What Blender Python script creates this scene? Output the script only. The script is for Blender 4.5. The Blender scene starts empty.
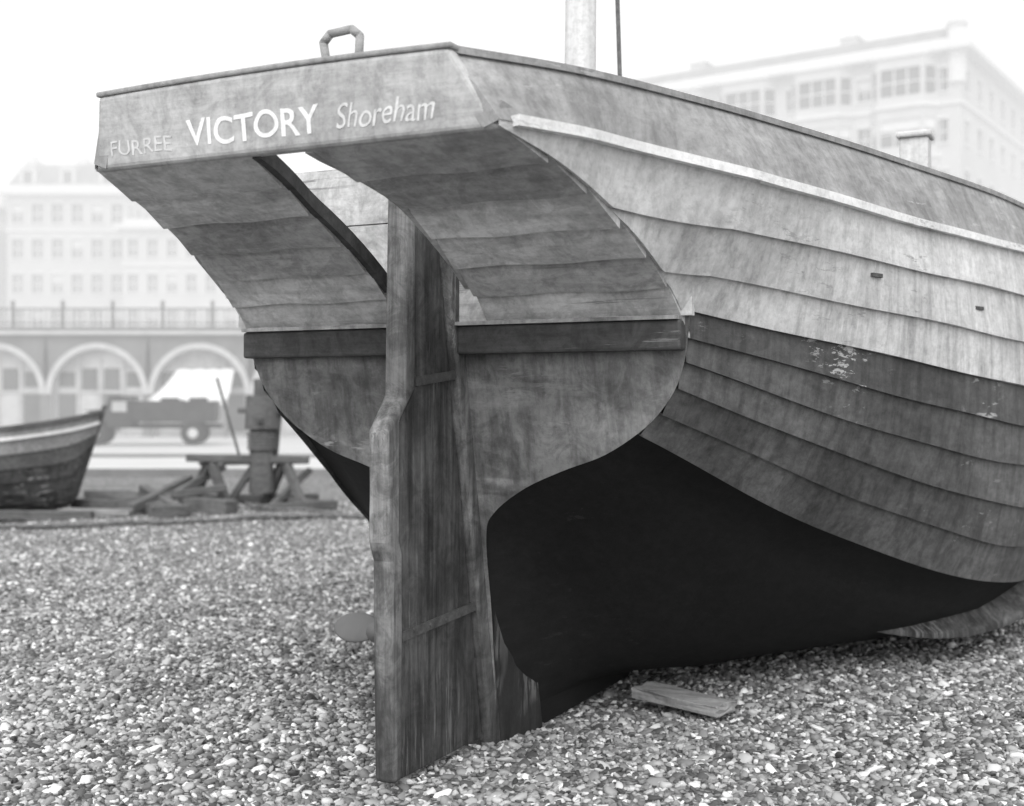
import bpy, bmesh, math, random
from mathutils import Vector, Matrix
import numpy as np
random.seed(4)
rng=np.random.default_rng(7)
scene=bpy.context.scene
scene.view_settings.view_transform='Standard'
scene.view_settings.look='None'
scene.view_settings.exposure=0

# ---------------------------------------------------------------- materials
def gray(v): return (v,v,v,1)
def mat_base(name):
    m=bpy.data.materials.new(name); m.use_nodes=True
    nt=m.node_tree; b=nt.nodes['Principled BSDF']
    b.inputs['Specular IOR Level'].default_value=0.25
    return m,nt,b
def N(nt,t,**k):
    n=nt.nodes.new(t)
    for a,v in k.items(): setattr(n,a,v)
    return n
def noise(nt,vec,scale,detail=6,rough=.6,dist=0):
    n=N(nt,'ShaderNodeTexNoise'); n.inputs['Scale'].default_value=scale
    n.inputs['Detail'].default_value=min(detail,6); n.inputs['Roughness'].default_value=rough
    n.inputs['Distortion'].default_value=dist
    nt.links.new(vec,n.inputs['Vector']); return n.outputs['Fac']
def ramp(nt,fac,stops,interp='LINEAR'):
    r=N(nt,'ShaderNodeValToRGB'); r.color_ramp.interpolation=interp
    e=r.color_ramp.elements
    e[0].position=stops[0][0]; e[0].color=gray(stops[0][1])
    e[1].position=stops[-1][0]; e[1].color=gray(stops[-1][1])
    for p,c in stops[1:-1]:
        x=e.new(p); x.color=gray(c)
    nt.links.new(fac,r.inputs['Fac']); return r.outputs['Color']
def mix(nt,a,b,fac,mode='MIX'):
    m=N(nt,'ShaderNodeMix',data_type='RGBA',blend_type=mode)
    for k,val in ((0,fac),(6,a),(7,b)):
        if isinstance(val,(int,float)): m.inputs[k].default_value = val if k==0 else gray(val)
        else: nt.links.new(val,m.inputs[k])
    return m.outputs[2]
def coords(nt,scale=(1,1,1)):
    t=N(nt,'ShaderNodeTexCoord'); mp=N(nt,'ShaderNodeMapping')
    mp.inputs['Scale'].default_value=scale
    nt.links.new(t.outputs['Object'],mp.inputs['Vector']); return mp.outputs['Vector']
def wood(name,base,grain=(9,.7,9),gs=3,var=.35,blotch=.3,worn=None,worn_at=.66,rough=.75,bump=.25,dirt=0.0,wscale=5,grime=0.0,zfade=None,wgrain=None):
    """weathered painted / bare timber in greys"""
    m,nt,b=mat_base(name)
    v=coords(nt,grain); v1=coords(nt)
    g=noise(nt,v,gs,8,.65)
    c=ramp(nt,g,[(.25,base*(1-var)),(.5,base),(.75,min(.9,base*(1+var)))])
    bl=ramp(nt,noise(nt,v1,1.7,5,.65,.4),[(.36,1-blotch),(.60,1.0)])
    c=mix(nt,c,bl,1.0,'MULTIPLY')
    sp=ramp(nt,noise(nt,v1,34,4,.75),[(.3,.7),(.55,1.0)])
    c=mix(nt,c,sp,.8,'MULTIPLY')
    if dirt>0:   # run-down stains
        vs=coords(nt,(7,7,.6))
        d=ramp(nt,noise(nt,vs,2.4,6,.65),[(.38,1-dirt),(.54,1)])
        c=mix(nt,c,d,1.0,'MULTIPLY')
    if grime>0:  # mottled grime
        d=ramp(nt,noise(nt,v1,7,8,.75,1.0),[(.42,1-grime),(.56,1)])
        c=mix(nt,c,d,1.0,'MULTIPLY')
    if worn is not None:
        gr=wgrain or (grain[0]*.25,grain[1]*1.2,grain[2]*.6)
        w=noise(nt,coords(nt,gr),wscale,9,.75)
        f=ramp(nt,w,[(worn_at,0),(worn_at+.025,1)])
        w2=ramp(nt,noise(nt,v1,1.3,3),[(.48,0),(.62,.8)])
        f=mix(nt,f,w2,1.0,'MULTIPLY')
        c=mix(nt,c,worn,f)
    if zfade:    # darker towards the bottom:  (z_low, z_high, factor)
        t=N(nt,'ShaderNodeSeparateXYZ'); nt.links.new(v1,t.inputs[0])
        ad=N(nt,'ShaderNodeMath',operation='MULTIPLY_ADD'); nt.links.new(noise(nt,v1,4,5),ad.inputs[0]); ad.inputs[1].default_value=.5
        nt.links.new(t.outputs['Z'],ad.inputs[2])
        mr=N(nt,'ShaderNodeMapRange'); nt.links.new(ad.outputs[0],mr.inputs[0])
        mr.inputs[1].default_value=zfade[0]+.25; mr.inputs[2].default_value=zfade[1]+.25; mr.inputs[3].default_value=zfade[2]; mr.inputs[4].default_value=1
        c=mix(nt,c,mr.outputs[0],1.0,'MULTIPLY')
    nt.links.new(c,b.inputs['Base Color'])
    b.inputs['Roughness'].default_value=rough
    bp=N(nt,'ShaderNodeBump'); bp.inputs['Strength'].default_value=bump; bp.inputs['Distance'].default_value=.01
    nt.links.new(g,bp.inputs['Height']); nt.links.new(bp.outputs['Normal'],b.inputs['Normal'])
    return m
def plain(name,base,var=.2,scale=3,rough=.8,metal=0,spec=.25,bump=0):
    m,nt,b=mat_base(name)
    n=noise(nt,coords(nt),scale,4,.65)
    c=ramp(nt,n,[(.3,base*(1-var)),(.7,min(.92,base*(1+var)))])
    nt.links.new(c,b.inputs['Base Color'])
    b.inputs['Roughness'].default_value=rough; b.inputs['Metallic'].default_value=metal
    b.inputs['Specular IOR Level'].default_value=spec
    if bump:
        bp=N(nt,'ShaderNodeBump'); bp.inputs['Strength'].default_value=bump; bp.inputs['Distance'].default_value=.02
        nt.links.new(n,bp.inputs['Height']); nt.links.new(bp.outputs['Normal'],b.inputs['Normal'])
    return m

M_tops=[wood('topside_paint_%s'%n,b,var=.12,blotch=.22,worn=.25,worn_at=.60,dirt=d,grime=.12) for n,b,d in(('upper',.66,.15),('middle',.60,.25),('lower',.63,.30))]
M_bul=wood('bulwark_paint',.34,var=.16,blotch=.3,worn=.55,worn_at=.60,dirt=.22,grime=.15)
WG=(2.0,.55,3.5)
M_tars=[wood('tarred_strake_%s'%n,b,var=.3,blotch=.35,worn=w,worn_at=wa,dirt=.35,rough=.6,grime=.22,wscale=6,wgrain=WG) for n,b,w,wa in(('a',.10,.5,.565),('b',.125,.3,.62),('c',.15,.3,.64))]
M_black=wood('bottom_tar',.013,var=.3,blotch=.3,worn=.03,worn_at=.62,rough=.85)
M_tar=M_tars[1]
M_white=wood('moulding_white',.8,var=.1,blotch=.2,worn=.18,worn_at=.55,wscale=9)
M_trans=wood('transom_paint',.50,grain=(1.2,6,2.5),var=.22,blotch=.42,worn=.65,worn_at=.58,dirt=.35,grime=.25)
M_lutes=[wood('lute_planking_%s'%n,b,grain=(1,8,8),var=.2,blotch=.32,worn=.2,worn_at=.58,dirt=.12,grime=.25) for n,b in(('a',.70),('b',.52),('c',.62),('d',.46))]
M_lute=M_lutes[0]
M_beam=wood('stern_beam',.08,grain=(.8,8,8),var=.4,blotch=.3,worn=.26,worn_at=.58,grime=.3)
M_rud=wood('rudder_wood',.14,grain=(10,10,.7),var=.5,blotch=.55,worn=.32,worn_at=.56,rough=.7,bump=.6,dirt=.55,grime=.35,zfade=(.1,1.1,.5))
M_rud2=wood('rudder_edge',.30,grain=(12,12,.8),var=.45,blotch=.5,worn=.07,worn_at=.55,bump=.6,dirt=.45,grime=.4,zfade=(.2,1.3,.55))
M_post=wood('sternpost_wood',.26,grain=(9,9,.8),var=.5,blotch=.5,worn=.5,worn_at=.55,bump=.6,dirt=.5,grime=.4,zfade=(.3,1.0,.45))
M_dead=wood('deadwood_scraped',.035,grain=(5,5,.9),var=.5,blotch=.4,worn=.42,worn_at=.50,bump=.6,wscale=3)
M_board=wood('name_board_paint',.48,grain=(1,9,9),var=.15,blotch=.3,worn=.6,worn_at=.6,grime=.2,dirt=.15)
M_letter=wood('letter_white',.84,grain=(8,8,8),var=.1,blotch=.15,worn=.48,worn_at=.50,wscale=14)
M_letter2=wood('letter_faded',.70,grain=(8,8,8),var=.1,blotch=.2,worn=.48,worn_at=.46,wscale=12)
M_letter3=wood('letter_worn',.60,grain=(8,8,8),var=.1,blotch=.2,worn=.46,worn_at=.42,wscale=12)
M_iron=plain('rusty_iron',.07,.4,25,.7,0,.3,.3)
M_timber=wood('old_timber',.13,grain=(1,9,9),var=.4,blotch=.3)
M_timber2=wood('pale_timber',.3,grain=(1,9,9),var=.35,blotch=.3)
M_mast=wood('mast_wood',.6,grain=(9,9,.6),var=.15,blotch=.15)
M_rope=plain('hemp_rope',.14,.4,40)
M_wall=plain('stucco_wall',.52,.1,.4)
M_wall2=plain('hotel_stucco',.58,.1,.3)
M_trim=plain('stucco_trim',.75,.06,1)
M_glass=plain('window_glass',.08,.3,.8,.15,0,.6)
M_roof=plain('slate_roof',.28,.2,1)
M_arch=plain('arch_brick',.17,.2,1.2)
M_archtrim=plain('arch_stone',.48,.12,2)
M_door=plain('arch_door_paint',.45,.3,1)
M_canvas=plain('awning_canvas',.8,.06,3)
M_truck=plain('lorry_paint',.04,.3,3,.5)
M_tyre=plain('tyre_rubber',.03,.2,5)
M_rail=plain('railing_iron',.14,.2,3)

# ---------------------------------------------------------------- helpers
def empty(name,loc=(0,0,0),rot=0):
    e=bpy.data.objects.new(name,None); scene.collection.objects.link(e)
    e.location=loc; e.rotation_euler=(0,0,rot); e.empty_display_size=.2; return e
def mk(name,bm,mats,parent=None,smooth=False,loc=None):
    me=bpy.data.meshes.new(name); bm.normal_update(); bm.to_mesh(me); bm.free()
    for m in mats: me.materials.append(m)
    if smooth:
        for p in me.polygons: p.use_smooth=True
    o=bpy.data.objects.new(name,me); scene.collection.objects.link(o)
    if parent: o.parent=parent
    if loc: o.location=loc
    return o
def box(bm,c,s,mi=0,rot=None,mat=None):
    r=bmesh.ops.create_cube(bm,size=1)
    M=Matrix.Translation(c)
    if rot is not None: M=M@rot
    M=M@Matrix.Diagonal((*s,1))
    if mat is not None: M=mat@M
    bmesh.ops.transform(bm,matrix=M,verts=r['verts'])
    fs=set(f for v in r['verts'] for f in v.link_faces)
    for f in fs: f.material_index=mi
    return r['verts']
def cyl(bm,p0,p1,r0,r1=None,seg=12,mi=0):
    p0=Vector(p0);p1=Vector(p1); d=p1-p0
    r=bmesh.ops.create_cone(bm,cap_ends=True,segments=seg,radius1=r0,radius2=r0 if r1 is None else r1,depth=d.length)
    M=Matrix.Translation((p0+p1)/2)@d.to_track_quat('Z','Y').to_matrix().to_4x4()
    bmesh.ops.transform(bm,matrix=M,verts=r['verts'])
    for f in set(f for v in r['verts'] for f in v.link_faces): f.material_index=mi
def bar(bm,p0,p1,w,h,mi=0):
    p0=Vector(p0);p1=Vector(p1); d=p1-p0
    q=d.to_track_quat('X','Z').to_matrix().to_4x4()
    box(bm,(p0+p1)/2,(d.length,w,h),mi,q)
def bevel(o,w=.008,seg=2):
    m=o.modifiers.new('bev','BEVEL'); m.width=w; m.segments=seg; m.limit_method='ANGLE'
def spline(ts,P,t):
    ts=np.array(ts,float);P=np.array(P,float)
    n=len(ts); T=np.zeros_like(P)
    for i in range(n):
        if i==0:T[i]=(P[1]-P[0])/(ts[1]-ts[0])
        elif i==n-1:T[i]=(P[-1]-P[-2])/(ts[-1]-ts[-2])
        else:T[i]=(P[i+1]-P[i-1])/(ts[i+1]-ts[i-1])
    out=[]
    for x in np.atleast_1d(t):
        i=int(np.clip(np.searchsorted(ts,x)-1,0,n-2)); h=ts[i+1]-ts[i]; s=(x-ts[i])/h
        out.append((2*s**3-3*s**2+1)*P[i]+(s**3-2*s**2+s)*h*T[i]+(-2*s**3+3*s**2)*P[i+1]+(s**3-s**2)*h*T[i+1])
    return np.array(out)
def sweep(bm,pts,w,h,mi=0,closed=False):
    """rectangular section swept along pts (w sideways, h vertical)"""
    rings=[]
    n=len(pts)
    for i in range(n):
        a=Vector(pts[max(0,i-1)]);b=Vector(pts[min(n-1,i+1)]); d=(b-a).normalized()
        s=d.cross(Vector((0,0,1))).normalized(); u=s.cross(d)
        p=Vector(pts[i])
        rings.append([bm.verts.new(p+s*w/2*sx+u*h/2*sy) for sx,sy in((-1,-1),(1,-1),(1,1),(-1,1))])
    for i in range(n-1):
        for k in range(4):
            f=bm.faces.new((rings[i][k],rings[i][(k+1)%4],rings[i+1][(k+1)%4],rings[i+1][k])); f.material_index=mi
    for r in(rings[0],rings[-1]):
        f=bm.faces.new(r); f.material_index=mi
    bmesh.ops.recalc_face_normals(bm,faces=bm.faces)

# ---------------------------------------------------------------- main boat
TH=math.radians(26)
boat=empty('fishing_boat',(-.13,5.19,0),-TH)
def vsp(z): return -.03-.185*z
def vt(z): return vsp(z)+.07
E_T=[(1.22,2.19),(1.15,2.02),(1.06,1.86),(.985,1.74),(.970,1.64),(.95,1.55),(.915,1.46),(.85,1.37),(.76,1.29),(.61,1.20),(.43,1.135),(.26,1.06),(.12,.96),(.075,.86),(.070,.55),(.06,.30),(.05,.08)]
E_A=[(1.63,2.16),(1.63,1.96),(1.62,1.76),(1.59,1.58),(1.56,1.42),(1.51,1.26),(1.44,1.12),(1.35,.98),(1.22,.83),(1.05,.66),(.87,.50),(.69,.36),(.52,.25),(.38,.17),(.24,.12),(.13,.08),(.055,.05)]
E_B=[(1.96,2.17),(1.97,1.94),(1.98,1.70),(1.97,1.48),(1.96,1.28),(1.94,1.08),(1.90,.87),(1.84,.67),(1.75,.48),(1.61,.32),(1.41,.20),(1.17,.12),(.93,.08),(.70,.06),(.46,.05),(.25,.05),(.055,.05)]
E_C=[(2.14,2.22),(2.16,1.97),(2.17,1.72),(2.17,1.48),(2.16,1.26),(2.14,1.04),(2.10,.81),(2.04,.59),(1.95,.38),(1.79,.21),(1.57,.12),(1.32,.08),(1.06,.06),(.8,.05),(.55,.05),(.3,.05),(.055,.05)]
stations=[[(u,vt(z),z) for u,z in E_T],[(u,1,z) for u,z in E_A],[(u,2.3,z) for u,z in E_B],[(u,4,z) for u,z in E_C],
 [(u*.95,5.8,z+.12*z/2.2) for u,z in E_C],
 [(max(.05,u*.60*(.6+.4*z/2.2)),7.3,z+.32*z/2.2+.03) for u,z in E_C],
 [(max(.05,u*.24*(.3+.7*z/2.2)),8.3-.3*(1-z/2.2),z+.5*z/2.2+.08) for u,z in E_C],
 [(.05,8.75-.55*(1-z/2.2),z+.6*z/2.2+.1) for u,z in E_C]]
st_t=[0,1.3,2.6,4.3,6.1,7.6,8.6,9.05]
tt=np.concatenate([np.linspace(0,4.3,34),np.linspace(4.5,9.05,24)])
NR=len(E_T)
rows=[spline(st_t,[s[i] for s in stations],tt) for i in range(NR)]
# lute (overhanging stern) extension of topsides
sheerX=np.array([(-1.38,.775,2.22),(-1.05,.88,2.23),(-.75,.96,2.23),(-.335,1.22,2.19)])
sheerX[-1]=(vt(2.19),1.22,2.19)
edgeX=np.array([(-1.38,.77,2.205),(-1.1,.83,2.14),(-.85,.875,2.055),(-.6,.92,1.94),(-.4,.95,1.82),(-.27,.97,1.71)])
def sheerf(v): return spline(sheerX[:,0],sheerX,v)[0]
def edgef(v):  return spline(edgeX[:,0],edgeX,v)[0]
ext=[]
K=40
for k in range(K+1):
    s=k/K; col=[]
    for i in range(4):
        ut,zt=E_T[i]; v1=vt(zt)
        v=-1.38+(v1+1.38)*s
        S=sheerf(v); E=edgef(min(v,-.27))
        z=max(zt+ (.04 if i else 0)*(v1-v), E[2]) if i else S[2]
        if i==0: p=(S[1],v,S[2])
        else:
            f=np.clip((S[2]-z)/max(1e-3,S[2]-E[2]),0,1)
            f0=(E_T[0][1]-zt)/(E_T[0][1]-1.72); f0=min(1,f0)
            u=S[1]+(E[1]-S[1])*f
            u=u+(ut-(E_T[0][0]+(.985-E_T[0][0])*f0))*s**3
            p=(u,v,z)
        col.append(p)
    ext.append(col)
full=[]
for i in range(NR):
    r=[tuple(x) for x in rows[i]]
    if i<4: r=[ext[k][i] for k in range(K)]+r
    full.append(r)
def strakes(bm,full,mis,off=.02,sides=(1,-1),smooth_from=99):
    for i in range(len(full)-1):
        A=full[i];B=full[i+1]
        if len(A)>len(B): A=A[len(A)-len(B):]
        of=off if i<smooth_from else 0.0
        for sd in sides:
            prev=None
            for a,b in zip(A,B):
                du=b[0]-a[0];dz=b[2]-a[2];L=math.hypot(du,dz)
                if L<1e-3: nu,nz,o=1,0,0
                else:
                    nu,nz=(-dz/L,du/L); o=of*min(1,L/.06)
                if b[0]<.07: o*=.3
                wob=.003*math.sin(b[1]*5+i*2.1) if i<smooth_from else 0
                back=.004 if i<smooth_from-1 else 0
                ps=[(a[0],a[1],a[2]),(b[0]+nu*o,b[1],b[2]+nz*o+(wob if L>.05 else 0)),(b[0]-nu*back,b[1],b[2]-nz*back)]
                if of==0: ps=ps[:2]
                cur=[bm.verts.new((p[0]*sd,p[1],p[2])) for p in ps]
                if prev:
                    for k in range(len(cur)-1):
                        q=(prev[k],cur[k],cur[k+1],prev[k+1])
                        f=bm.faces.new(q if sd>0 else q[::-1]); f.material_index=mis[i]
                        if of==0: f.smooth=True
                prev=cur
bm=bmesh.new()
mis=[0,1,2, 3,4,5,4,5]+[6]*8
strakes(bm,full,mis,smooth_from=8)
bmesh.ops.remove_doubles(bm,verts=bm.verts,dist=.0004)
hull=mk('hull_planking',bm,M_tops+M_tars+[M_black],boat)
# bulwark (starboard top corner of the stern tumbles home further)
railK=[(-1.38,.715,2.435),(-.9,.84,2.455),(-.3,1.08,2.455),(.2,1.25,2.45),(1,1.49,2.45),(2.2,1.84,2.445),(4,2.06,2.47),(5.8,1.93,2.65),(7.3,1.28,2.95),(8.3,.5,3.15),(8.8,.06,3.25)]
railS=[(-1.38,.60,2.435)]+railK[1:]
rv=[r[0] for r in railK]
sheer_pts=full[0]
bm=bmesh.new()
prails={}
for sd,RK in((1,railS),(-1,railK)):
    L_=[]
    for p in sheer_pts:
        q=spline(rv,RK,min(p[1],8.8))[0]; L_.append((q[1],q[0],q[2]+.004*math.sin(p[1]*2.3)))
    prails[sd]=L_
prail=prails[1]
for sd in(1,-1):
    prev=None
    for a,b in zip(sheer_pts,prails[sd]):
        ring=[(a[0]+.004,a[1],a[2]),((a[0]+b[0])/2+.012,(a[1]+b[1])/2,(a[2]+b[2])/2),(b[0],b[1],b[2]),(b[0]-.05,b[1],b[2]),(a[0]-.05,a[1],a[2]-.02)]
        cur=[bm.verts.new((p[0]*sd,p[1],p[2])) for p in ring]
        if prev:
            for k in range(4):
                q=(prev[k],prev[k+1],cur[k+1],cur[k]); bm.faces.new(q if sd>0 else q[::-1])
        else: bm.faces.new(cur)
        prev=cur
bmesh.ops.recalc_face_normals(bm,faces=bm.faces)
mk('bulwark',bm,[M_bul],boat)
bm=bmesh.new()
for sd in(1,-1): sweep(bm,[((b[0]-.02)*sd,b[1],b[2]+.01) for b in prails[sd]],.062,.022)
mk('cap_rail',bm,[M_bul],boat)
bm=bmesh.new()
for sd in(1,-1): sweep(bm,[((a[0]+.012)*sd,a[1],a[2]+.004+.002*math.sin(a[1]*6)) for a in sheer_pts if a[1]>-1.345],.035,.032)
o=mk('sheer_moulding',bm,[M_white],boat)
# transom lower
bm=bmesh.new()
out=[(u,z) for u,z in E_T[3:]]
def vpoly(bm,pts,off=0,mi=0):
    f=bm.faces.new([bm.verts.new((u,vt(z)+off,z)) for u,z in pts]); f.material_index=mi; return f
oo=spline(range(len(out)),out,np.linspace(0,len(out)-1,60))
poly=[(u+.012,z) for u,z in oo]+[(-u-.012,z) for u,z in oo[::-1]]
f=vpoly(bm,poly)
bmesh.ops.solidify(bm,geom=[f],thickness=.04)
bmesh.ops.recalc_face_normals(bm,faces=bm.faces)
mk('transom',bm,[M_trans],boat)
# upper transom boards
bm=bmesh.new()
for k,(z0,z1) in enumerate([(1.715,1.90),(1.905,2.12),(2.125,2.36)]):
    zc=(z0+z1)/2
    box(bm,(0,vt(1.95)+.03,zc),(2.02,.03+.004*k,z1-z0))
mk('upper_transom',bm,[M_lute],boat)
# stern beam
bm=bmesh.new()
for sx in(-1,1): box(bm,(sx*.518,vt(1.65)-.025,1.645),(.91,.07,.11))
o=mk('stern_beam',bm,[M_beam],boat); bevel(o,.01)
bm=bmesh.new()
for sx in(-1,1): box(bm,(sx*.515,vt(1.65)-.036,1.708),(.90,.085,.014))
mk('beam_ledge',bm,[M_trans],boat)
# lute underside planks
bm=bmesh.new()
vv=[-.27,-.41,-.56,-.73,-.93,-1.14,-1.36]
def inner(v,sd):
    t=min(1,max(0,(v+1.3)/.35))
    return (.13+.07*t) if sd<0 else (.10+.085*t)
pm={1:[0,1,2,0,3,1],-1:[2,0,1,3,0,2]}
for k in range(len(vv)-1):
    a,b=vv[k],vv[k+1]
    for sd in(1,-1):
        ea,eb=edgef(a),edgef(b)
        inn_a=inner(a,sd); inn_b=inner(b,sd)
        n=8
        lo=[]
        for j in range(n+1):
            s=j/n
            ua=inn_a+(ea[1]+.004-inn_a)*s; ub=inn_b+(eb[1]+.004-inn_b)*s
            wv=.004*math.sin(j*1.3+k*2+sd)
            lo.append((bm.verts.new((ua*sd,a-.006,ea[2]-.024+wv)),bm.verts.new((ub*sd,b,eb[2]-.002)),bm.verts.new((ub*sd,b,eb[2]+.028)),bm.verts.new((ua*sd,a-.006,ea[2]+.012))))
        fs=[]
        for j in range(n):
            for q in range(4):
                fs.append(bm.faces.new((lo[j][q],lo[j+1][q],lo[j+1][(q+1)%4],lo[j][(q+1)%4])))
        fs+=[bm.faces.new(lo[0]),bm.faces.new(lo[n])]
        for f in fs: f.material_index=pm[sd][k]
bmesh.ops.recalc_face_normals(bm,faces=bm.faces)
mk('lute_planking',bm,M_lutes,boat)
# carlings at both sides of the rudder slot
for sd,mt,nm in((1,M_lutes[3],'rudder_slot_carling_starboard'),(-1,M_beam,'rudder_slot_carling_port')):
    bm=bmesh.new()
    sweep(bm,[(sd*(inner(v,sd)-.012),v,edgef(v)[2]+.018) for v in np.linspace(-1.34,-.42,14)],.03,.05)
    mk(nm,bm,[mt],boat)
# side frames (lute knees)
bm=bmesh.new()
for sd in(1,-1):
    sweep(bm,[(sd*(edgef(v)[1]-.04),v,edgef(v)[2]+.06) for v in np.linspace(-1.34,-.3,12)],.05,.06)
mk('lute_side_frame',bm,[M_bul],boat)
# name board
bm=bmesh.new()
nb=14; ring=[]
for j in range(nb+1):
    s=-1+2*j/nb; cr=.03*(1-s*s)
    ub=.778*s; ut=.745*s if s<0 else .62*s
    ring.append([bm.verts.new(p) for p in((ub,-1.375,2.195),(ut,-1.40,2.445+cr*.3),(ut,-1.345,2.445+cr*.3),(ub,-1.32,2.195))])
for j in range(nb):
    for q in range(4): bm.faces.new((ring[j][q],ring[j+1][q],ring[j+1][(q+1)%4],ring[j][(q+1)%4]))
bm.faces.new(ring[0]);bm.faces.new(ring[-1])
bmesh.ops.recalc_face_normals(bm,faces=bm.faces)
o=mk('name_board',bm,[M_board],boat); bevel(o,.018,3)
bm=bmesh.new()
sweep(bm,[(s*.75 if s<0 else s*.63,-1.37,2.45+.01*(1-s*s)) for s in np.linspace(-1,1,13)],.065,.018)
o=mk('stern_rail',bm,[M_bul],boat); bevel(o,.006)
def text(body,u0,u1,z,h,mat,shear=0,name='lettering',bold=.0):
    c=bpy.data.curves.new(name,'FONT'); c.body=body; c.size=1; c.extrude=.02; c.offset=bold; c.shear=shear
    o=bpy.data.objects.new(name,c); scene.collection.objects.link(o)
    bpy.context.view_layer.update()
    me=bpy.data.meshes.new_from_object(o.evaluated_get(bpy.context.evaluated_depsgraph_get()))
    bpy.data.objects.remove(o)
    xs=[v.co.x for v in me.vertices]; ys=[v.co.y for v in me.vertices]
    x0=min(xs);sx=(u1-u0)/(max(xs)-x0); y0=min(ys); sy=h/(max(ys)-y0)
    for v in me.vertices:
        x,y,zz=v.co
        Z=z+(y-y0)*sy+.003*math.sin(x*3.1)
        v.co=(u0+(x-x0)*sx+.002*math.sin(y*9+x*4), -1.375-(Z-2.195)*.1-.0006-max(0,zz)*.04, Z)
    me.materials.clear(); me.materials.append(mat)
    o=bpy.data.objects.new(name,me); scene.collection.objects.link(o); o.parent=boat
text('VICTORY',-.370,.155,2.240,.088,M_letter,bold=.012,name='name_lettering')
text('Shoreham',.215,.565,2.243,.075,M_letter2,shear=.3,name='port_lettering',bold=.0)
text('FURREE',-.70,-.435,2.237,.05,M_letter3,name='owner_lettering')
# sternpost, keel, deadwood
bm=bmesh.new()
def prism(bm,prof,t,mi=0,uc=0):
    """profile in (v,z) extruded to thickness t in u"""
    a=[bm.verts.new((uc-t/2,v,z)) for v,z in prof]; b=[bm.verts.new((uc+t/2,v,z)) for v,z in prof]
    f=[bm.faces.new(a),bm.faces.new(b[::-1])]
    n=len(prof)
    for i in range(n): f.append(bm.faces.new((a[i],b[i],b[(i+1)%n],a[(i+1)%n])))
    for x in f: x.material_index=mi
    bmesh.ops.recalc_face_normals(bm,faces=bm.faces)
prism(bm,[(vsp(-.05),-.05),(vsp(2.1),2.1),(vsp(2.1)+.10,2.1),(vsp(.9)+.09,.9),(vsp(-.05)+.11,-.05)],.13)
o=mk('sternpost',bm,[M_post],boat); bevel(o,.012)
bm=bmesh.new()
prism(bm,[(.06,-.05),(-.03,.55),(.02,.70),(.16,.60),(.24,.47),(.33,.43),(.40,.20),(.46,-.05)],.155)
o=mk('deadwood',bm,[M_dead],boat); bevel(o,.01)
bm=bmesh.new()
prism(bm,[(.40,-.05),(.35,.3),(1.0,.14),(8.1,.16),(8.0,-.02)],.105)
o=mk('keel',bm,[M_black],boat); bevel(o,.01)
bm=bmesh.new()
prism(bm,[(8.0,0),(8.35,.6),(8.6,1.6),(8.82,3.3),(8.95,3.3),(8.78,1.5),(8.5,.5),(8.15,-.02)],.11)
mk('stem',bm,[M_post],boat)
# rudder
bm=bmesh.new()
fe=lambda z: vsp(z)-.02
prism(bm,[(fe(.03),.03),(fe(.7),.7),(fe(1.4),1.4),(fe(2.1),2.1),(-.47,2.28),(-.60,2.28),(-.60,1.45),(-.71,1.33),(-.71,.9),(-.69,.85),(-.69,.03)],.07)
o=mk('rudder_blade',bm,[M_rud],boat); bevel(o,.006)
bm=bmesh.new()
prism(bm,[(-.595,2.27),(-.603,1.45),(-.713,1.33),(-.713,.9),(-.693,.85),(-.693,.03),(-.755,.025),(-.765,.45),(-.77,.83),(-.80,.90),(-.795,1.1),(-.80,1.30),(-.69,1.43),(-.68,1.8),(-.665,2.30),(-.60,2.32)],.088)
o=mk('rudder_back_timber',bm,[M_rud2],boat); bevel(o,.018,3)
bm=bmesh.new()
for z,a in((.57,-.70),(1.50,-.60)):
    for sx in(-1,1): bar(bm,(sx*.040,a,z-.02),(sx*.044,vsp(z)+.0,z+.01),.010,.035)
for z in(.3,.95,1.75): cyl(bm,(0,fe(z)-.0,z-.06),(0,fe(z),z+.06),.03)
for v in(-.62,-.5,-.38): cyl(bm,(.035,v,.563),(.052,v,.563),.008,None,8)
mk('rudder_iron_strap',bm,[M_iron],boat)
# mizzen mast, shroud, iron loop, deck, cleats
bm=bmesh.new(); cyl(bm,(0,1.0,.4),(0,1.12,5.6),.085,.07,20); mk('mizzen_mast',bm,[M_mast],boat,True)
bm=bmesh.new(); cyl(bm,(.16,1.25,2.3),(.1,1.15,5.2),.011,None,8); mk('mast_stay',bm,[M_rope],boat)
bm=bmesh.new()
pts=[(.155,-1.34,2.45),(.140,-1.34,2.53),(.165,-1.34,2.555),(.245,-1.34,2.56),(.275,-1.34,2.535),(.27,-1.34,2.45)]
for a,b in zip(pts[:-1],pts[1:]): cyl(bm,a,b,.0135,None,10)
for p in pts[1:-1]:
    r=bmesh.ops.create_uvsphere(bm,u_segments=8,v_segments=6,radius=.0137); bmesh.ops.translate(bm,vec=p,verts=r['verts'])
mk('tiller_iron_loop',bm,[M_timber2],boat,True)
bm=bmesh.new()
prev=None
for p in [x for x in prail if -.25<x[1]<8.4]:
    cur=[bm.verts.new((-p[0]+.1 if p[0]>.12 else -.01,p[1],2.08)),bm.verts.new((p[0]-.1 if p[0]>.12 else .01,p[1],2.08))]
    if prev: bm.faces.new((prev[0],prev[1],cur[1],cur[0]))
    prev=cur
mk('deck',bm,[M_timber2],boat)
bm=bmesh.new(); box(bm,(1.45,2.0,2.62),(.14,.13,.24)); box(bm,(1.45,2.0,2.755),(.17,.17,.03)); box(bm,(1.45,2.0,2.3),(.10,.10,.44)); o=mk('deck_bollard',bm,[M_mast],boat); bevel(o,.01)
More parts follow.
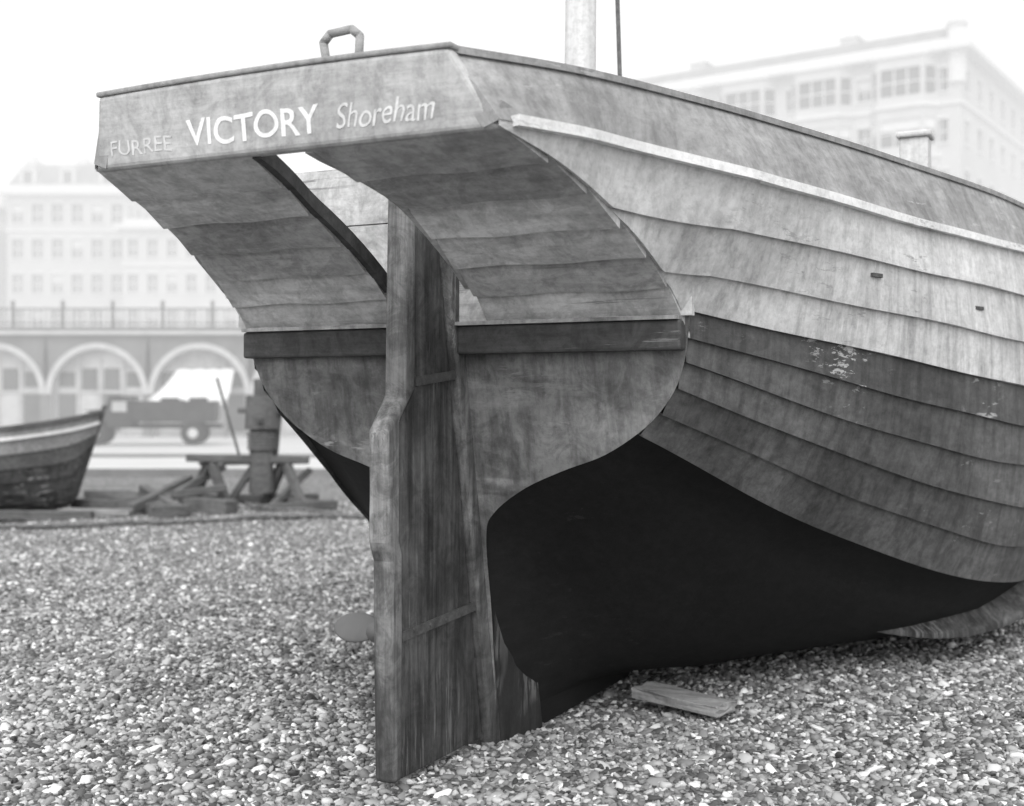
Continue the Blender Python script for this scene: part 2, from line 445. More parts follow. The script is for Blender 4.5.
# scuppers in the topsides
bm=bmesh.new()
def on_side(row_i,v,f):
    A=full[row_i];B=full[row_i+1]
    if len(A)>len(B): A=A[len(A)-len(B):]
    j=min(range(len(A)),key=lambda k:abs(A[k][1]-v)); a,b=A[j],B[j]
    return (a[0]+(b[0]-a[0])*f,a[1],a[2]+(b[2]-a[2])*f)
for v,f,r_ in((.6,.3,1),(1.5,.5,1)):
    p=on_side(r_,v,f); box(bm,(p[0]+.006,p[1],p[2]),(.02,.08,.016),0,Matrix.Rotation(-.34,4,'Z'))
mk('scupper',bm,[M_iron],boat)
# bilge fender plank standing off the turn of the bilge
bm=bmesh.new()
ta=[(.85,1.75,.42),(1.22,2.15,.37),(1.5,2.5,.36),(1.7,2.9,.38),(1.88,3.3,.42),(1.98,3.8,.45)]
tb=[(.88,1.68,.38),(1.27,2.00,.25),(1.57,2.32,.19),(1.80,2.72,.20),(1.98,3.12,.28),(2.08,3.7,.38)]
qa=spline(range(6),ta,np.linspace(0,5,24)); qb=spline(range(6),tb,np.linspace(0,5,24))
for sd in(1,-1):
    prev=None
    for a,b in zip(qa,qb):
        cur=[bm.verts.new((p[0]*sd,p[1],p[2]+dz)) for p,dz in((a,0),(b,0),(b,-.035),(a,-.035))]
        if prev:
            for k in range(4): bm.faces.new((prev[k],prev[(k+1)%4],cur[(k+1)%4],cur[k]))
        else: bm.faces.new(cur)
        prev=cur
    bm.faces.new(prev)
bmesh.ops.recalc_face_normals(bm,faces=bm.faces)
o=mk('bilge_plank',bm,[M_post],boat); bevel(o,.008)
# propeller on the port quarter
bm=bmesh.new()
cyl(bm,(-.33,-.30,.47),(-.33,-.16,.47),.04,.045,14); cyl(bm,(-.33,-.18,.47),(-.30,.9,.56),.018,None,10)
for ang in(8,128,248):
    a=math.radians(ang+172)
    r=bmesh.ops.create_uvsphere(bm,u_segments=16,v_segments=10,radius=1)
    M=Matrix.Translation((-.33+.13*math.cos(a),-.23,.47+.13*math.sin(a)))@Matrix.Rotation(-a,4,'Y')@Matrix.Rotation(.5,4,'X')@Matrix.Diagonal((.11,.014,.065,1))
    bmesh.ops.transform(bm,matrix=M,verts=r['verts'])
mk('propeller',bm,[M_rail],boat,True)

# ---------------------------------------------------------------- ground
def pebble_mat():
    m,nt,b=mat_base('pebbles')
    oi=N(nt,'ShaderNodeObjectInfo')
    c=ramp(nt,oi.outputs['Random'],[(0,.05),(.2,.14),(.55,.26),(.85,.43),(1,.80)])
    nt.links.new(c,b.inputs['Base Color']); b.inputs['Roughness'].default_value=.6
    return m
def shingle_mat():
    m,nt,b=mat_base('shingle')
    v=coords(nt)
    vo=N(nt,'ShaderNodeTexVoronoi'); vo.inputs['Scale'].default_value=36; nt.links.new(v,vo.inputs['Vector'])
    bw=N(nt,'ShaderNodeRGBToBW'); nt.links.new(vo.outputs['Color'],bw.inputs[0])
    c=ramp(nt,bw.outputs[0],[(.15,.12),(.5,.27),(.85,.58)])
    d=ramp(nt,vo.outputs['Distance'],[(.25,1),(.65,.4)])
    c=mix(nt,c,d,1,'MULTIPLY')
    c=mix(nt,c,ramp(nt,noise(nt,v,.5,3),[(.3,.8),(.7,1.05)]),1,'MULTIPLY')
    nt.links.new(c,b.inputs['Base Color']); b.inputs['Roughness'].default_value=.85
    bp=N(nt,'ShaderNodeBump'); bp.invert=True; bp.inputs['Strength'].default_value=1; bp.inputs['Distance'].default_value=.02
    nt.links.new(vo.outputs['Distance'],bp.inputs['Height']); nt.links.new(bp.outputs['Normal'],b.inputs['Normal'])
    return m
M_shingle=shingle_mat(); M_peb=pebble_mat()
def gz(x,y):
    return .03*math.sin(x*.9+1.3)*math.sin(y*.7)+.02*math.sin(x*2.1+y*1.7)+.014*math.sin(3.3*x-2.6*y)+.010*math.sin(7.1*x+1)*math.sin(6.3*y)
bm=bmesh.new()
xs=np.arange(-14,14.01,.2); ys=np.arange(-2,24.01,.2)
g={}
for i,x in enumerate(xs):
    for j,y in enumerate(ys):
        e=min(1,(14-abs(x))/2,(y+2)/2,(24-y)/2)
        g[i,j]=bm.verts.new((x,y,gz(x,y)*max(0,e)-.008))
for i in range(len(xs)-1):
    for j in range(len(ys)-1): bm.faces.new((g[i,j],g[i+1,j],g[i+1,j+1],g[i,j+1]))
beach=mk('shingle_beach',bm,[M_shingle],None,True)
bm=bmesh.new()
def frame(bm,X0,X1,Y0,Y1,x0,x1,y0,y1,z):
    for a,b,c,d in((X0,x0,Y0,Y1),(x1,X1,Y0,Y1),(x0,x1,Y0,y0),(x0,x1,y1,Y1)):
        bm.faces.new([bm.verts.new(p) for p in((a,c,z),(b,c,z),(b,d,z),(a,d,z))])
frame(bm,-1500,1500,-800,2500,-14,14,-2,24,-.008)
mk('ground',bm,[M_shingle])
# pebble scatter
src=beach.data.copy(); pe=bpy.data.objects.new('beach_pebbles',src); scene.collection.objects.link(pe)
src.materials.clear(); src.materials.append(M_peb)
at=src.attributes.new('dens','FLOAT','POINT')
for i,v in enumerate(src.vertices):
    x,y=v.co.x,v.co.y
    d=1500 if y<6 else 1500*(6/y)**2.0
    if y<2.6 or abs(x)>.42*y+1.6 or y>18: d=0
    at.data[i].value=d
ng=bpy.data.node_groups.new('scatter','GeometryNodeTree')
ng.interface.new_socket('Geometry',in_out='INPUT',socket_type='NodeSocketGeometry')
ng.interface.new_socket('Geometry',in_out='OUTPUT',socket_type='NodeSocketGeometry')
gi=ng.nodes.new('NodeGroupInput'); go=ng.nodes.new('NodeGroupOutput')
jn=ng.nodes.new('GeometryNodeJoinGeometry')
L=ng.links.new
na=ng.nodes.new('GeometryNodeInputNamedAttribute'); na.data_type='FLOAT'; na.inputs['Name'].default_value='dens'
ico=ng.nodes.new('GeometryNodeMeshIcoSphere'); ico.inputs['Radius'].default_value=1; ico.inputs['Subdivisions'].default_value=2
sp=ng.nodes.new('GeometryNodeSetPosition'); nz=ng.nodes.new('ShaderNodeTexNoise'); nz.inputs['Scale'].default_value=.9; nz.inputs['Detail'].default_value=1
vm=ng.nodes.new('ShaderNodeVectorMath'); vm.operation='SUBTRACT'; vm.inputs[1].default_value=(.5,.5,.5)
vs=ng.nodes.new('ShaderNodeVectorMath'); vs.operation='SCALE'; vs.inputs['Scale'].default_value=1.2
ss=ng.nodes.new('GeometryNodeSetShadeSmooth'); sm=ng.nodes.new('GeometryNodeSetMaterial'); sm.inputs['Material'].default_value=M_peb
L(ico.outputs['Mesh'],sp.inputs['Geometry']); L(nz.outputs['Color'],vm.inputs[0]); L(vm.outputs[0],vs.inputs[0]); L(vs.outputs[0],sp.inputs['Offset'])
L(sp.outputs[0],ss.inputs[0]); L(ss.outputs[0],sm.inputs[0])
for seed,mul,lo_,hi_ in((1,1.0,(.008,.007,.005),(.024,.019,.013)),(9,.045,(.022,.017,.012),(.042,.032,.020))):
    dp=ng.nodes.new('GeometryNodeDistributePointsOnFaces'); dp.distribute_method='RANDOM'; dp.inputs['Seed'].default_value=seed
    mm=ng.nodes.new('ShaderNodeMath'); mm.operation='MULTIPLY'; mm.inputs[1].default_value=mul
    ip=ng.nodes.new('GeometryNodeInstanceOnPoints')
    rs=ng.nodes.new('FunctionNodeRandomValue'); rs.data_type='FLOAT_VECTOR'
    rs.inputs[0].default_value=lo_; rs.inputs[1].default_value=hi_
    rr=ng.nodes.new('FunctionNodeRandomValue'); rr.data_type='FLOAT_VECTOR'
    rr.inputs[0].default_value=(-.7,-.7,0); rr.inputs[1].default_value=(.7,.7,6.28); rr.inputs['Seed'].default_value=5
    L(gi.outputs[0],dp.inputs['Mesh']); L(na.outputs['Attribute'],mm.inputs[0]); L(mm.outputs[0],dp.inputs['Density'])
    L(dp.outputs['Points'],ip.inputs['Points']); L(sm.outputs[0],ip.inputs['Instance'])
    L(rs.outputs[0],ip.inputs['Scale']); L(rr.outputs[0],ip.inputs['Rotation']); L(ip.outputs[0],jn.inputs[0])
L(jn.outputs[0],go.inputs[0])
md=pe.modifiers.new('scatter','NODES'); md.node_group=ng

# lower promenade, kerb, upper terrace
M_prom=plain('promenade_concrete',.5,.12,.6); M_road=plain('upper_road',.3,.1,.5)
bm=bmesh.new(); box(bm,(0,37.2,.03),(300,26,.06)); mk('lower_promenade',bm,[M_prom])
bm=bmesh.new(); box(bm,(0,24.1,.06),(300,.3,.14)); box(bm,(0,31,.075),(300,.25,.12)); mk('promenade_kerb',bm,[M_arch])
bm=bmesh.new(); box(bm,(0,550.56,2.1),(900,1000,4.2)); mk('upper_road',bm,[M_road])

# arches wall
bm=bmesh.new()
Y=50.; zt=4.25; W=4.1; r=1.82; sp_z=1.75
def F(pts,mi): 
    f=bm.faces.new([bm.verts.new(p) for p in pts]); f.material_index=mi
nb=22; xstart=-12.5-W*8
for k in range(nb):
    xc=xstart+k*W
    a0=xc-W/2;a1=xc+W/2
    F([(a0,Y,0),(xc-r,Y,0),(xc-r,Y,sp_z),(a0,Y,sp_z)],0); F([(xc+r,Y,0),(a1,Y,0),(a1,Y,sp_z),(xc+r,Y,sp_z)],0)
    n=20; P=[(xc-r*math.cos(math.pi*i/n),sp_z+r*math.sin(math.pi*i/n)) for i in range(n+1)]
    T=[ (a0 if i==0 else a1 if i==n else P[i][0]) for i in range(n+1)]
    for i in range(n):
        F([(P[i][0],Y,P[i][1]),(P[i+1][0],Y,P[i+1][1]),(T[i+1],Y,zt),(T[i],Y,zt)],0)
        F([(P[i][0],Y,P[i][1]),(P[i][0],Y+.5,P[i][1]),(P[i+1][0],Y+.5,P[i+1][1]),(P[i+1][0],Y,P[i+1][1])],1)
        q=[(xc+(p[0]-xc)*f,sp_z+(p[1]-sp_z)*f) for f in(1.0,1.13) for p in(P[i],P[i+1])]
        F([(q[0][0],Y-.06,q[0][1]),(q[1][0],Y-.06,q[1][1]),(q[3][0],Y-.06,q[3][1]),(q[2][0],Y-.06,q[2][1])],1)
        F([(q[2][0],Y-.06,q[2][1]),(q[3][0],Y-.06,q[3][1]),(q[3][0],Y,q[3][1]),(q[2][0],Y,q[2][1])],1)
    for sx in(-1,1): F([(xc+sx*r,Y,0),(xc+sx*r,Y+.5,0),(xc+sx*r,Y+.5,sp_z),(xc+sx*r,Y,sp_z)],1)
    F([(xc-r,Y+.49,0),(xc+r,Y+.49,0),(xc+r,Y+.49,3.6),(xc-r,Y+.49,3.6)],2)
    for j in range(4):
        x=xc-1.35+j*.9
        box(bm,(x,Y+.47,2.35),(.62,.04,.9 if j in(1,2) else .6),3)
        box(bm,(x,Y+.47,1.0),(.7,.05,1.5),3 if (k+j)%2 else 1)
    for j in range(3): box(bm,(xc-.9+j*.9,Y+.44,1.6),(.08,.07,3.2),1)
    box(bm,(xc,Y+.435,1.85),(3.5,.06,.1),1)
box(bm,(xstart+W*(nb-1)/2,Y-.08,4.2),(W*nb,.34,.14),1)
box(bm,(xstart+W*(nb-1)/2,Y+.1,4.36),(W*nb,.3,.18),0)
bmesh.ops.recalc_face_normals(bm,faces=bm.faces)
mk('seafront_arches',bm,[M_arch,M_archtrim,M_door,M_glass])
bm=bmesh.new()
x=-46.
while x<36:
    box(bm,(x,Y+.1,4.98),(.11,.11,1.05)); 
    for j in range(1,9): box(bm,(x+j*.22,Y+.1,4.83),(.035,.035,.65))
    x+=2
box(bm,(-5,Y+.1,5.18),(82,.06,.06)); box(bm,(-5,Y+.1,4.6),(82,.05,.05))
mk('promenade_railing',bm,[M_rail])
# awning on an arch
aw=empty('shop_awning',(-12.35,Y-.1,0))
bm=bmesh.new()
pts=[(-1.0,0,2.75),(1.25,0,2.75),(1.35,-1.6,1.55),(-1.7,-1.6,1.55)]
n=8; g={}
for i in range(n+1):
    for j in range(n+1):
        s,t=i/n,j/n
        a=Vector(pts[0]).lerp(Vector(pts[1]),s); b=Vector(pts[3]).lerp(Vector(pts[2]),s); p=a.lerp(b,t); p.z-=.12*math.sin(math.pi*t)+.02*math.cos(s*math.pi*8)
        g[i,j]=bm.verts.new(p)
for i in range(n):
    for j in range(n): bm.faces.new((g[i,j],g[i+1,j],g[i+1,j+1],g[i,j+1]))
    a=g[i,n].co;b=g[i+1,n].co; bm.faces.new([bm.verts.new(p) for p in(a,b,b-Vector((0,0,.2)),a-Vector((0,0,.2)))])
mk('canvas',bm,[M_canvas],aw)
bm=bmesh.new()
for x in(-1.6,1.3): cyl(bm,(x,-1.6,0.06),(x,-1.6,1.52),.03)
mk('awning_poles',bm,[M_rail],aw)

# lamp posts on the upper promenade
def lamp(x,y):
    e=empty('street_lamp',(x,y,4.2)); bm=bmesh.new()
    cyl(bm,(0,0,0),(0,0,.6),.12,.08); cyl(bm,(0,0,.6),(0,0,4.4),.06,.04); cyl(bm,(0,0,4.4),(0,0,4.9),.09,.2,8); cyl(bm,(0,0,4.9),(0,0,5.1),.22,.03,8)
    mk('post_and_lantern',bm,[M_rail],e)
for x in(-24.5,-6,12): lamp(x,56)

# lorry
lo=empty('flatbed_lorry',(-11.3,40.0,.07),math.radians(8))
bm=bmesh.new()
box(bm,(.55,0,.78),(2.5,1.7,.12)); 
for y in(-.84,.84): box(bm,(.55,y,1.12),(2.5,.05,.55))
box(bm,(1.8,0,1.12),(.05,1.7,.55)); box(bm,(-.68,0,1.12),(.05,1.7,.55))
box(bm,(-1.1,0,1.0),(.75,1.55,.85)); box(bm,(-1.08,0,1.5),(.7,1.5,.12)); 
v=box(bm,(-1.85,0,.88),(.8,1.0,.55)); 
for q in v:
    if q.co.x<-2: q.co.y*=.75; q.co.z-=.06 if q.co.z>.9 else 0
box(bm,(-2.27,0,.85),(.04,.72,.48),1); box(bm,(.1,0,.6),(3.8,.7,.14))
for s in(-1,1):
    box(bm,(-1.85,s*.68,.78),(.8,.28,.05)); box(bm,(-1.1,s*.78,1.22),(.45,.03,.32),1)
    cyl(bm,(-2.2,s*.6,.95),(-2.05,s*.6,.95),.12,.1,10,1)
box(bm,(-1.49,0,1.27),(.03,1.3,.32),1)
mk('lorry_body',bm,[M_truck,M_door],lo)
bm=bmesh.new()
for x in(-1.85,1.15):
    for s in(-1,1):
        cyl(bm,(x,s*.62,.38),(x,s*.84,.38),.38,None,20); cyl(bm,(x,s*.80,.38),(x,s*.86,.38),.16,None,12,1)
mk('wheels',bm,[M_tyre,M_door],lo)
bm=bmesh.new()
for i in range(7): box(bm,(-.3+i*.3,random.uniform(-.4,.4),1.1+random.uniform(0,.25)),(.35,.5,.4),0,Matrix.Rotation(random.random(),4,'Z'))
o=mk('load_of_crates',bm,[M_truck],lo)

# ---------------------------------------------------------------- buildings
def facade(bm,M,w,z0,nf,fh,nb,ww,wh,rec=.25,mull=1,sill=True,first=0):
    def Q(pts,mi):
        f=bm.faces.new([bm.verts.new(M@Vector(p)) for p in pts]); f.material_index=mi
    bw=w/nb
    for k in range(nf):
        za=z0+k*fh; zb=za+fh; wz0=za+(fh-wh)*.45; wz1=wz0+wh
        for i in range(nb):
            xa=i*bw; xb=xa+bw; x0=(xa+xb)/2-ww/2; x1=x0+ww
            Q([(xa,0,za),(xb,0,za),(xb,0,wz0),(xa,0,wz0)],0); Q([(xa,0,wz1),(xb,0,wz1),(xb,0,zb),(xa,0,zb)],0)
            Q([(xa,0,wz0),(x0,0,wz0),(x0,0,wz1),(xa,0,wz1)],0); Q([(x1,0,wz0),(xb,0,wz0),(xb,0,wz1),(x1,0,wz1)],0)
            Q([(x0,0,wz0),(x1,0,wz0),(x1,rec,wz0),(x0,rec,wz0)],0);Q([(x0,0,wz1),(x1,0,wz1),(x1,rec,wz1),(x0,rec,wz1)],0)
            Q([(x0,0,wz0),(x0,0,wz1),(x0,rec,wz1),(x0,rec,wz0)],0);Q([(x1,0,wz0),(x1,0,wz1),(x1,rec,wz1),(x1,rec,wz0)],0)
            Q([(x0,rec,wz0),(x1,rec,wz0),(x1,rec,wz1),(x0,rec,wz1)],1)
            box(bm,((x0+x1)/2,rec-.04,(wz0+wz1)/2),(ww,.06,.08),2,mat=M)
            for j in range(mull): box(bm,(x0+ww*(j+1)/(mull+1),rec-.05,(wz0+wz1)/2),(.09,.08,wh),2,mat=M)
            if (i*7+k*5)%4==0: box(bm,((x0+x1)/2,rec-.02,wz1-wh*.2),(ww-.02,.03,wh*.4),2,mat=M)
            if sill: box(bm,((x0+x1)/2,-.05,wz0-.06),(ww+.3,.14,.12),2,mat=M); box(bm,((x0+x1)/2,-.04,wz1+.1),(ww+.25,.1,.16),2,mat=M)
def bld(name,loc,rot,w,d,z0,nf,fh,nb,ww,wh,mansard=2.0,wallm=M_wall,dorm=True,nbs=5,cornice=.6,mull=1,chim=True):
    e=empty(name,loc,rot)
    bm=bmesh.new()
    top=z0+nf*fh
    T=Matrix.Translation
    facade(bm,Matrix.Identity(4),w,z0,nf,fh,nb,ww,wh,mull=mull)
    facade(bm,T((w,0,0))@Matrix.Rotation(math.pi/2,4,'Z'),d,z0,nf,fh,nbs,min(ww,1.3),wh)
    facade(bm,T((0,d,0))@Matrix.Rotation(-math.pi/2,4,'Z'),d,z0,nf,fh,nbs,min(ww,1.3),wh)
    bmesh.ops.recalc_face_normals(bm,faces=[f for f in bm.faces])
    mk('walls',bm,[wallm,M_glass,M_trim],e)
    bm=bmesh.new()
    box(bm,(w/2,d-.1,(z0+top)/2),(w-.02,.2,top-z0)); mk('rear_wall',bm,[wallm],e)
    bm=bmesh.new()
    box(bm,(w/2,d/2-.01,top+.2),(w+cornice*2,d+cornice*2,.4)); box(bm,(w/2,d/2,top+.65),(w+.1,d+.1,.5))
    for k in(1,nf-1): box(bm,(w/2,d/2,z0+k*fh),(w+.3,d+.3,.2))
    mk('cornices',bm,[M_trim],e)
    if mansard:
        bm=bmesh.new()
        v=box(bm,(w/2,d/2,top+.9+mansard/2),(w,d,mansard))
        for q in v:
            if q.co.z>top+1: q.co.x+= (1.0 if q.co.x<w/2 else -1.0); q.co.y+=(1.2 if q.co.y<d/2 else -1.2)
        mk('roof',bm,[M_roof],e)
        bm=bmesh.new()
        if dorm:
            n=nb//2
            for i in range(n):
                x=(i+.5)*w/n
                box(bm,(x,.8,top+1.6),(1.3,1.4,1.5)); box(bm,(x,.09,top+1.6),(.8,.04,1.0),1)
                box(bm,(x,.75,top+2.4),(1.5,1.6,.15))
        if chim:
            for x in(.6,w*.5,w-.6):
                box(bm,(x,d*.4,top+mansard+1.2),(.9,2.2,1.4),0)
                for j in range(4): cyl(bm,(x,d*.4-.8+j*.5,top+mansard+1.9),(x,d*.4-.8+j*.5,top+mansard+2.4),.14,.11,8,0)
        mk('dormers_and_chimneys',bm,[M_trim,M_glass],e)
    return e,top
bld('seafront_terrace_building',(-44.4,110,0),0,10.5,12,4.2,5,3.1,6,.95,1.75,2.0)
bld('seafront_terrace_building',(-66,112,0),0,19,12,4.2,4,3.2,9,1,1.8,2.0)
bld('seafront_hotel_wing',(-33.6,108,0),0,37,12,4.2,4,3.05,22,.85,1.6,0,wallm=M_wall2)
# big hotel at right, turned
a=math.atan2(-.562,.827)
corner=Vector((28.7,80,0)); Lh=30.
org=corner+Vector((-.827,.562,0))*Lh
e,top=bld('grand_hotel_building',(org.x,org.y,0),a,Lh,26,4.2,6,3.30,12,.9,1.5,1.0,wallm=M_wall2,dorm=False,nbs=8,cornice=.8,chim=False)
for t in(3.6,9.2,14.6,19.9,25.4):
    xc=Lh-t; bm=bmesh.new()
    T=Matrix.Translation
    w=2.9; dd=.9; FH=3.30
    facade(bm,T((xc-w/2,-dd,0)),w,4.2,6,FH,1,2.6,1.8,.2,2,False)
    ang=math.atan2(dd,.8); sl=math.hypot(dd,.8)
    facade(bm,T((xc+w/2,-dd,0))@Matrix.Rotation(ang,4,'Z'),sl,4.2,6,FH,1,.8,1.8,.15,0,False)
    facade(bm,T((xc-w/2-.8,0,0))@Matrix.Rotation(-ang,4,'Z'),sl,4.2,6,FH,1,.8,1.8,.15,0,False)
    for k in range(7):
        z=4.2+k*FH; gr=.18
        vs_=[(xc-w/2-.8-gr,-.0),(xc-w/2-gr*.4,-dd-gr),(xc+w/2+gr*.4,-dd-gr),(xc+w/2+.8+gr,0)]
        A=[bm.verts.new((x,y,z-.12)) for x,y in vs_];B=[bm.verts.new((x,y,z+.12)) for x,y in vs_]
        fs=[bm.faces.new(A),bm.faces.new(B)]+[bm.faces.new((A[i],A[(i+1)%4],B[(i+1)%4],B[i])) for i in range(4)]
        for f in fs: f.material_index=2
    bmesh.ops.recalc_face_normals(bm,faces=bm.faces)
    mk('bay_window_stack',bm,[M_wall2,M_glass,M_trim],e)
bm=bmesh.new()
def turret(x,y,r,h):
    cyl(bm,(x,y,top-2),(x,y,top+1.6),r,None,12); cyl(bm,(x,y,top+1.6),(x,y,top+1.9),r*1.2,None,12,1); cyl(bm,(x,y,top+1.9),(x,y,top+1.9+h),r,.08,12); cyl(bm,(x,y,top+1.9+h),(x,y,top+3+h),.06,None,6)
turret(Lh-.3,.3,.6,1.2); turret(.8,.8,.9,1.3)
for t in(8.2,19.7):
    box(bm,(Lh-t,3.5,top+1.9),(1.2,2.0,1.6),1); box(bm,(Lh-t,3.5,top+2.75),(1.4,2.2,.14))
    for j in range(4): cyl(bm,(Lh-t-.45+j*.3,3.5,top+2.8),(Lh-t-.45+j*.3,3.5,top+3.3),.1,.1,8)
mk('turrets_and_chimneys',bm,[M_trim,M_wall2],e)

# ---------------------------------------------------------------- small boat at left
sb=empty('beached_rowing_boat',(-5.45,16.0,-.05),math.radians(-78))   # local +y = bow direction
def sec(hw,v,zs,zk,flat):
    out=[]
    for i in range(9):
        s=i/8; a=s*math.pi/2
        u=hw*max(.0,math.cos(a))**flat; z=zk+(zs-zk)*(1-math.sin(a)**1.25)
        out.append((max(.03,u),v,z))
    return out
sst=[sec(.55,-4.2,1.12,.35,.75),sec(.95,-3.0,1.03,.14,.62),sec(1.05,-1.8,1.04,.10,.6),sec(.85,-.8,1.14,.12,.7),sec(.42,-.15,1.24,.18,1.0),
     [(.03,.18-.42*(i/8)**1.6,1.32-1.05*i/8) for i in range(9)]]
t2=[0,1.2,2.4,3.4,4.1,4.55]; tq=np.linspace(0,4.55,30)
rows2=[[tuple(x) for x in spline(t2,[s[i] for s in sst],tq)] for i in range(9)]
bm=bmesh.new(); strakes(bm,rows2,[0,0,1,2,2,2,2,2],.018)
f=bm.faces.new([bm.verts.new(rows2[i][0]) for i in range(9)]+[bm.verts.new((-rows2[i][0][0],rows2[i][0][1],rows2[i][0][2])) for i in range(8,-1,-1)])
mk('clinker_hull',bm,[M_timber2,M_timber,M_tars[0]],sb)
bm=bmesh.new()
for sd in(1,-1):
    sweep(bm,[(p[0]*sd,p[1],p[2]+.01) for p in rows2[0]],.06,.05)
    sweep(bm,[((p[0]+.02)*sd,p[1],p[2]+.01) for p in rows2[1]],.03,.04,1)
prism(bm,[(.20,1.42),(.26,1.42),(-.1,.26),(-.3,.04),(-4.3,.1),(-4.3,.22),(-.35,.14),(-.17,.28)],.07)
for v in(-3,-2,-1): box(bm,(0,v,.95),(1.5,.22,.04))
box(bm,(0,-2,.02),(.5,1.2,.14)); 
mk('gunwale_keel_thwarts',bm,[M_timber,M_white],sb)

# ---------------------------------------------------------------- capstan / winch trestle
cp=empty('beach_capstan',(-3.45,16.6,0),math.radians(6))
bm=bmesh.new()
for x in(-.55,.42):
    for s in(-1,1): bar(bm,(x+s*.28,-.25*s,0),(x,0,.66),.10,.12)
    bar(bm,(x-.3,.3,.08),(x+.35,-.3,.08),.12,.12)
bar(bm,(-.85,-.02,.68),(.75,-.02,.64),.16,.10); bar(bm,(-.75,.45,.6),(.7,.4,.62),.12,.1)
cyl(bm,(.12,0,.2),(.12,0,1.05),.17,.15,16); cyl(bm,(.12,0,1.05),(.12,0,1.5),.22,.2,16); cyl(bm,(.12,0,1.5),(.12,0,1.72),.10,.1,12)
bar(bm,(-.35,.1,0),(.05,.02,.62),.09,.09); bar(bm,(.25,-.3,.02),(.75,.2,.5),.08,.08)
bar(bm,(.28,.1,.7),(.36,.1,1.55),.1,.1); bar(bm,(-.2,.5,.6),(-.55,.7,1.75),.035,.035)
box(bm,(.12,0,1.3),(.62,.07,.07)); box(bm,(.12,0,1.18),(.07,.62,.07))
for k in range(6): cyl(bm,(.12,0,.78+k*.04),(.12,0,.81+k*.04),.19,None,16,1)
o=mk('trestle_and_drum',bm,[M_timber,M_rope],cp); bevel(o,.012)
# timber baulks on beach
def baulk(p0,p1,w,h,mat=M_timber,name='timber_baulk'):
    bm=bmesh.new(); p0=Vector(p0);p1=Vector(p1);c=(p0+p1)/2
    bar(bm,p0-c,p1-c,w,h)
    bmesh.ops.subdivide_edges(bm,edges=bm.edges,cuts=3,use_grid_fill=True)
    for v in bm.verts: v.co+=Vector([random.uniform(-.007,.007) for _ in range(3)])
    o=mk(name,bm,[mat]); o.location=c; bevel(o,.008); return o
baulk((-5.7,16.3,.08),(-4.2,15.7,.07),.16,.14); baulk((-6.3,15.0,.06),(-5.0,14.9,.06),.14,.10)
baulk((-4.9,16.6,.25),(-4.1,15.5,.06),.12,.12); baulk((-4.75,15.6,.07),(-4.3,16.7,.38),.1,.12)
baulk((-4.6,17.2,.07),(-2.7,17.5,.07),.14,.12); baulk((-4.4,15.2,.08),(-4.0,15.5,.07),.16,.14)
baulk((-5.9,17.3,.1),(-5.1,17.4,.1),.25,.2,M_timber2)
baulk((-5.2,16.0,.1),(-3.7,16.2,.30),.1,.1); baulk((-4.5,15.9,.1),(-3.9,16.9,.55),.09,.1); baulk((-3.2,15.7,.06),(-2.3,16.3,.08),.13,.12)
baulk((-5.6,15.5,.05),(-4.7,15.45,.05),.2,.08,M_timber2); baulk((-4.1,15.9,.1),(-3.5,15.6,.08),.25,.2)
baulk((3.3,7.45,.05),(4.6,7.2,.05),.2,.08,M_timber,'launching_skid'); baulk((2.6,8.4,.05),(4.8,8.2,.05),.24,.08,M_timber,'launching_skid')
o=baulk((.62,5.97,.03),(.97,5.66,.015),.17,.05,M_timber2,'driftwood_plank'); 
# hawser
bm=bmesh.new()
P=[(-9,13.5),(-7,13.9),(-5,13.95),(-3.5,14.5),(-2.2,14.9),(-.8,15.1),(1.2,15.4)]
ts=list(range(len(P))); pp=spline(ts,P,np.linspace(0,len(P)-1,60))
for a,b in zip(pp[:-1],pp[1:]): cyl(bm,(a[0],a[1],gz(*a)+.03),(b[0],b[1],gz(*b)+.03),.026,None,8)
P=[(-3.5,16.4),(-3.0,15.6),(-1.5,15.0),(0,14.2)]; pp=spline(range(4),P,np.linspace(0,3,30))
for a,b in zip(pp[:-1],pp[1:]): cyl(bm,(a[0],a[1],gz(*a)+.03),(b[0],b[1],gz(*b)+.03),.02,None,8)
mk('hawser_rope',bm,[M_rope],None,True)

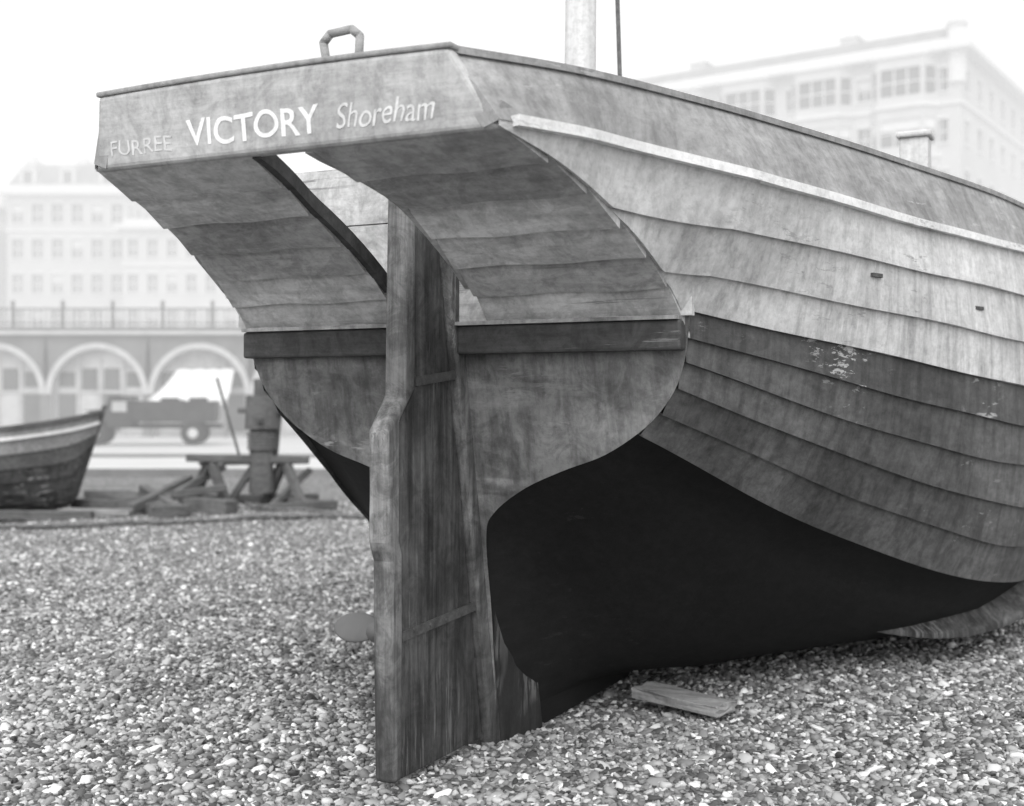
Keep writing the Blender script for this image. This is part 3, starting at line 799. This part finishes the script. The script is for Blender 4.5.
# ---------------------------------------------------------------- sea mist (fog bank between beach and town, its haze glow emitted by the volume)
bm=bmesh.new(); box(bm,(0,91,30),(400,142,66))
m=bpy.data.materials.new('glowing_sea_mist'); m.use_nodes=True; nt=m.node_tree; nt.nodes.clear()
om=N(nt,'ShaderNodeOutputMaterial')
DEN=.0115
va=N(nt,'ShaderNodeVolumeAbsorption'); va.inputs['Color'].default_value=gray(0); va.inputs['Density'].default_value=DEN
ve=N(nt,'ShaderNodeEmission'); ve.inputs['Color'].default_value=gray(1); ve.inputs['Strength'].default_value=DEN*1.02  # emission stands in for skylight scattered in the mist
ad=N(nt,'ShaderNodeAddShader'); nt.links.new(va.outputs[0],ad.inputs[0]); nt.links.new(ve.outputs[0],ad.inputs[1])
nt.links.new(ad.outputs[0],om.inputs['Volume'])
mk('glowing_sea_mist',bm,[m])

# ---------------------------------------------------------------- world, sun, camera
w=bpy.data.worlds.new('World'); scene.world=w; w.use_nodes=True
nt=w.node_tree; bg=nt.nodes['Background']
sky=N(nt,'ShaderNodeTexSky'); sky.sky_type='NISHITA'; sky.sun_disc=False
el=math.radians(48); az=math.radians(190)
sky.sun_elevation=el; sky.sun_rotation=az; sky.dust_density=4; sky.air_density=1
bw=N(nt,'ShaderNodeRGBToBW'); nt.links.new(sky.outputs[0],bw.inputs[0])
ma=N(nt,'ShaderNodeMath',operation='ADD'); nt.links.new(bw.outputs[0],ma.inputs[0]); ma.inputs[1].default_value=9.5
nt.links.new(ma.outputs[0],bg.inputs['Color']); bg.inputs['Strength'].default_value=.125
sl=bpy.data.lights.new('sun','SUN'); sl.energy=1.0; sl.angle=math.radians(20); sl.color=(1,1,1)
so=bpy.data.objects.new('sun',sl); scene.collection.objects.link(so)
d=Vector((math.sin(az)*math.cos(el),math.cos(az)*math.cos(el),math.sin(el)))
so.rotation_euler=d.to_track_quat('Z','Y').to_euler(); so.location=(0,-5,20)
cam=bpy.data.cameras.new('camera'); co=bpy.data.objects.new('camera',cam); scene.collection.objects.link(co)
co.location=(0,0,1.4); co.rotation_euler=(math.radians(90),0,0)
cam.sensor_width=36; cam.lens=43.95; cam.clip_end=5000; cam.clip_start=.05
cam.dof.use_dof=True; cam.dof.focus_distance=4.8; cam.dof.aperture_fstop=1.8
scene.camera=co
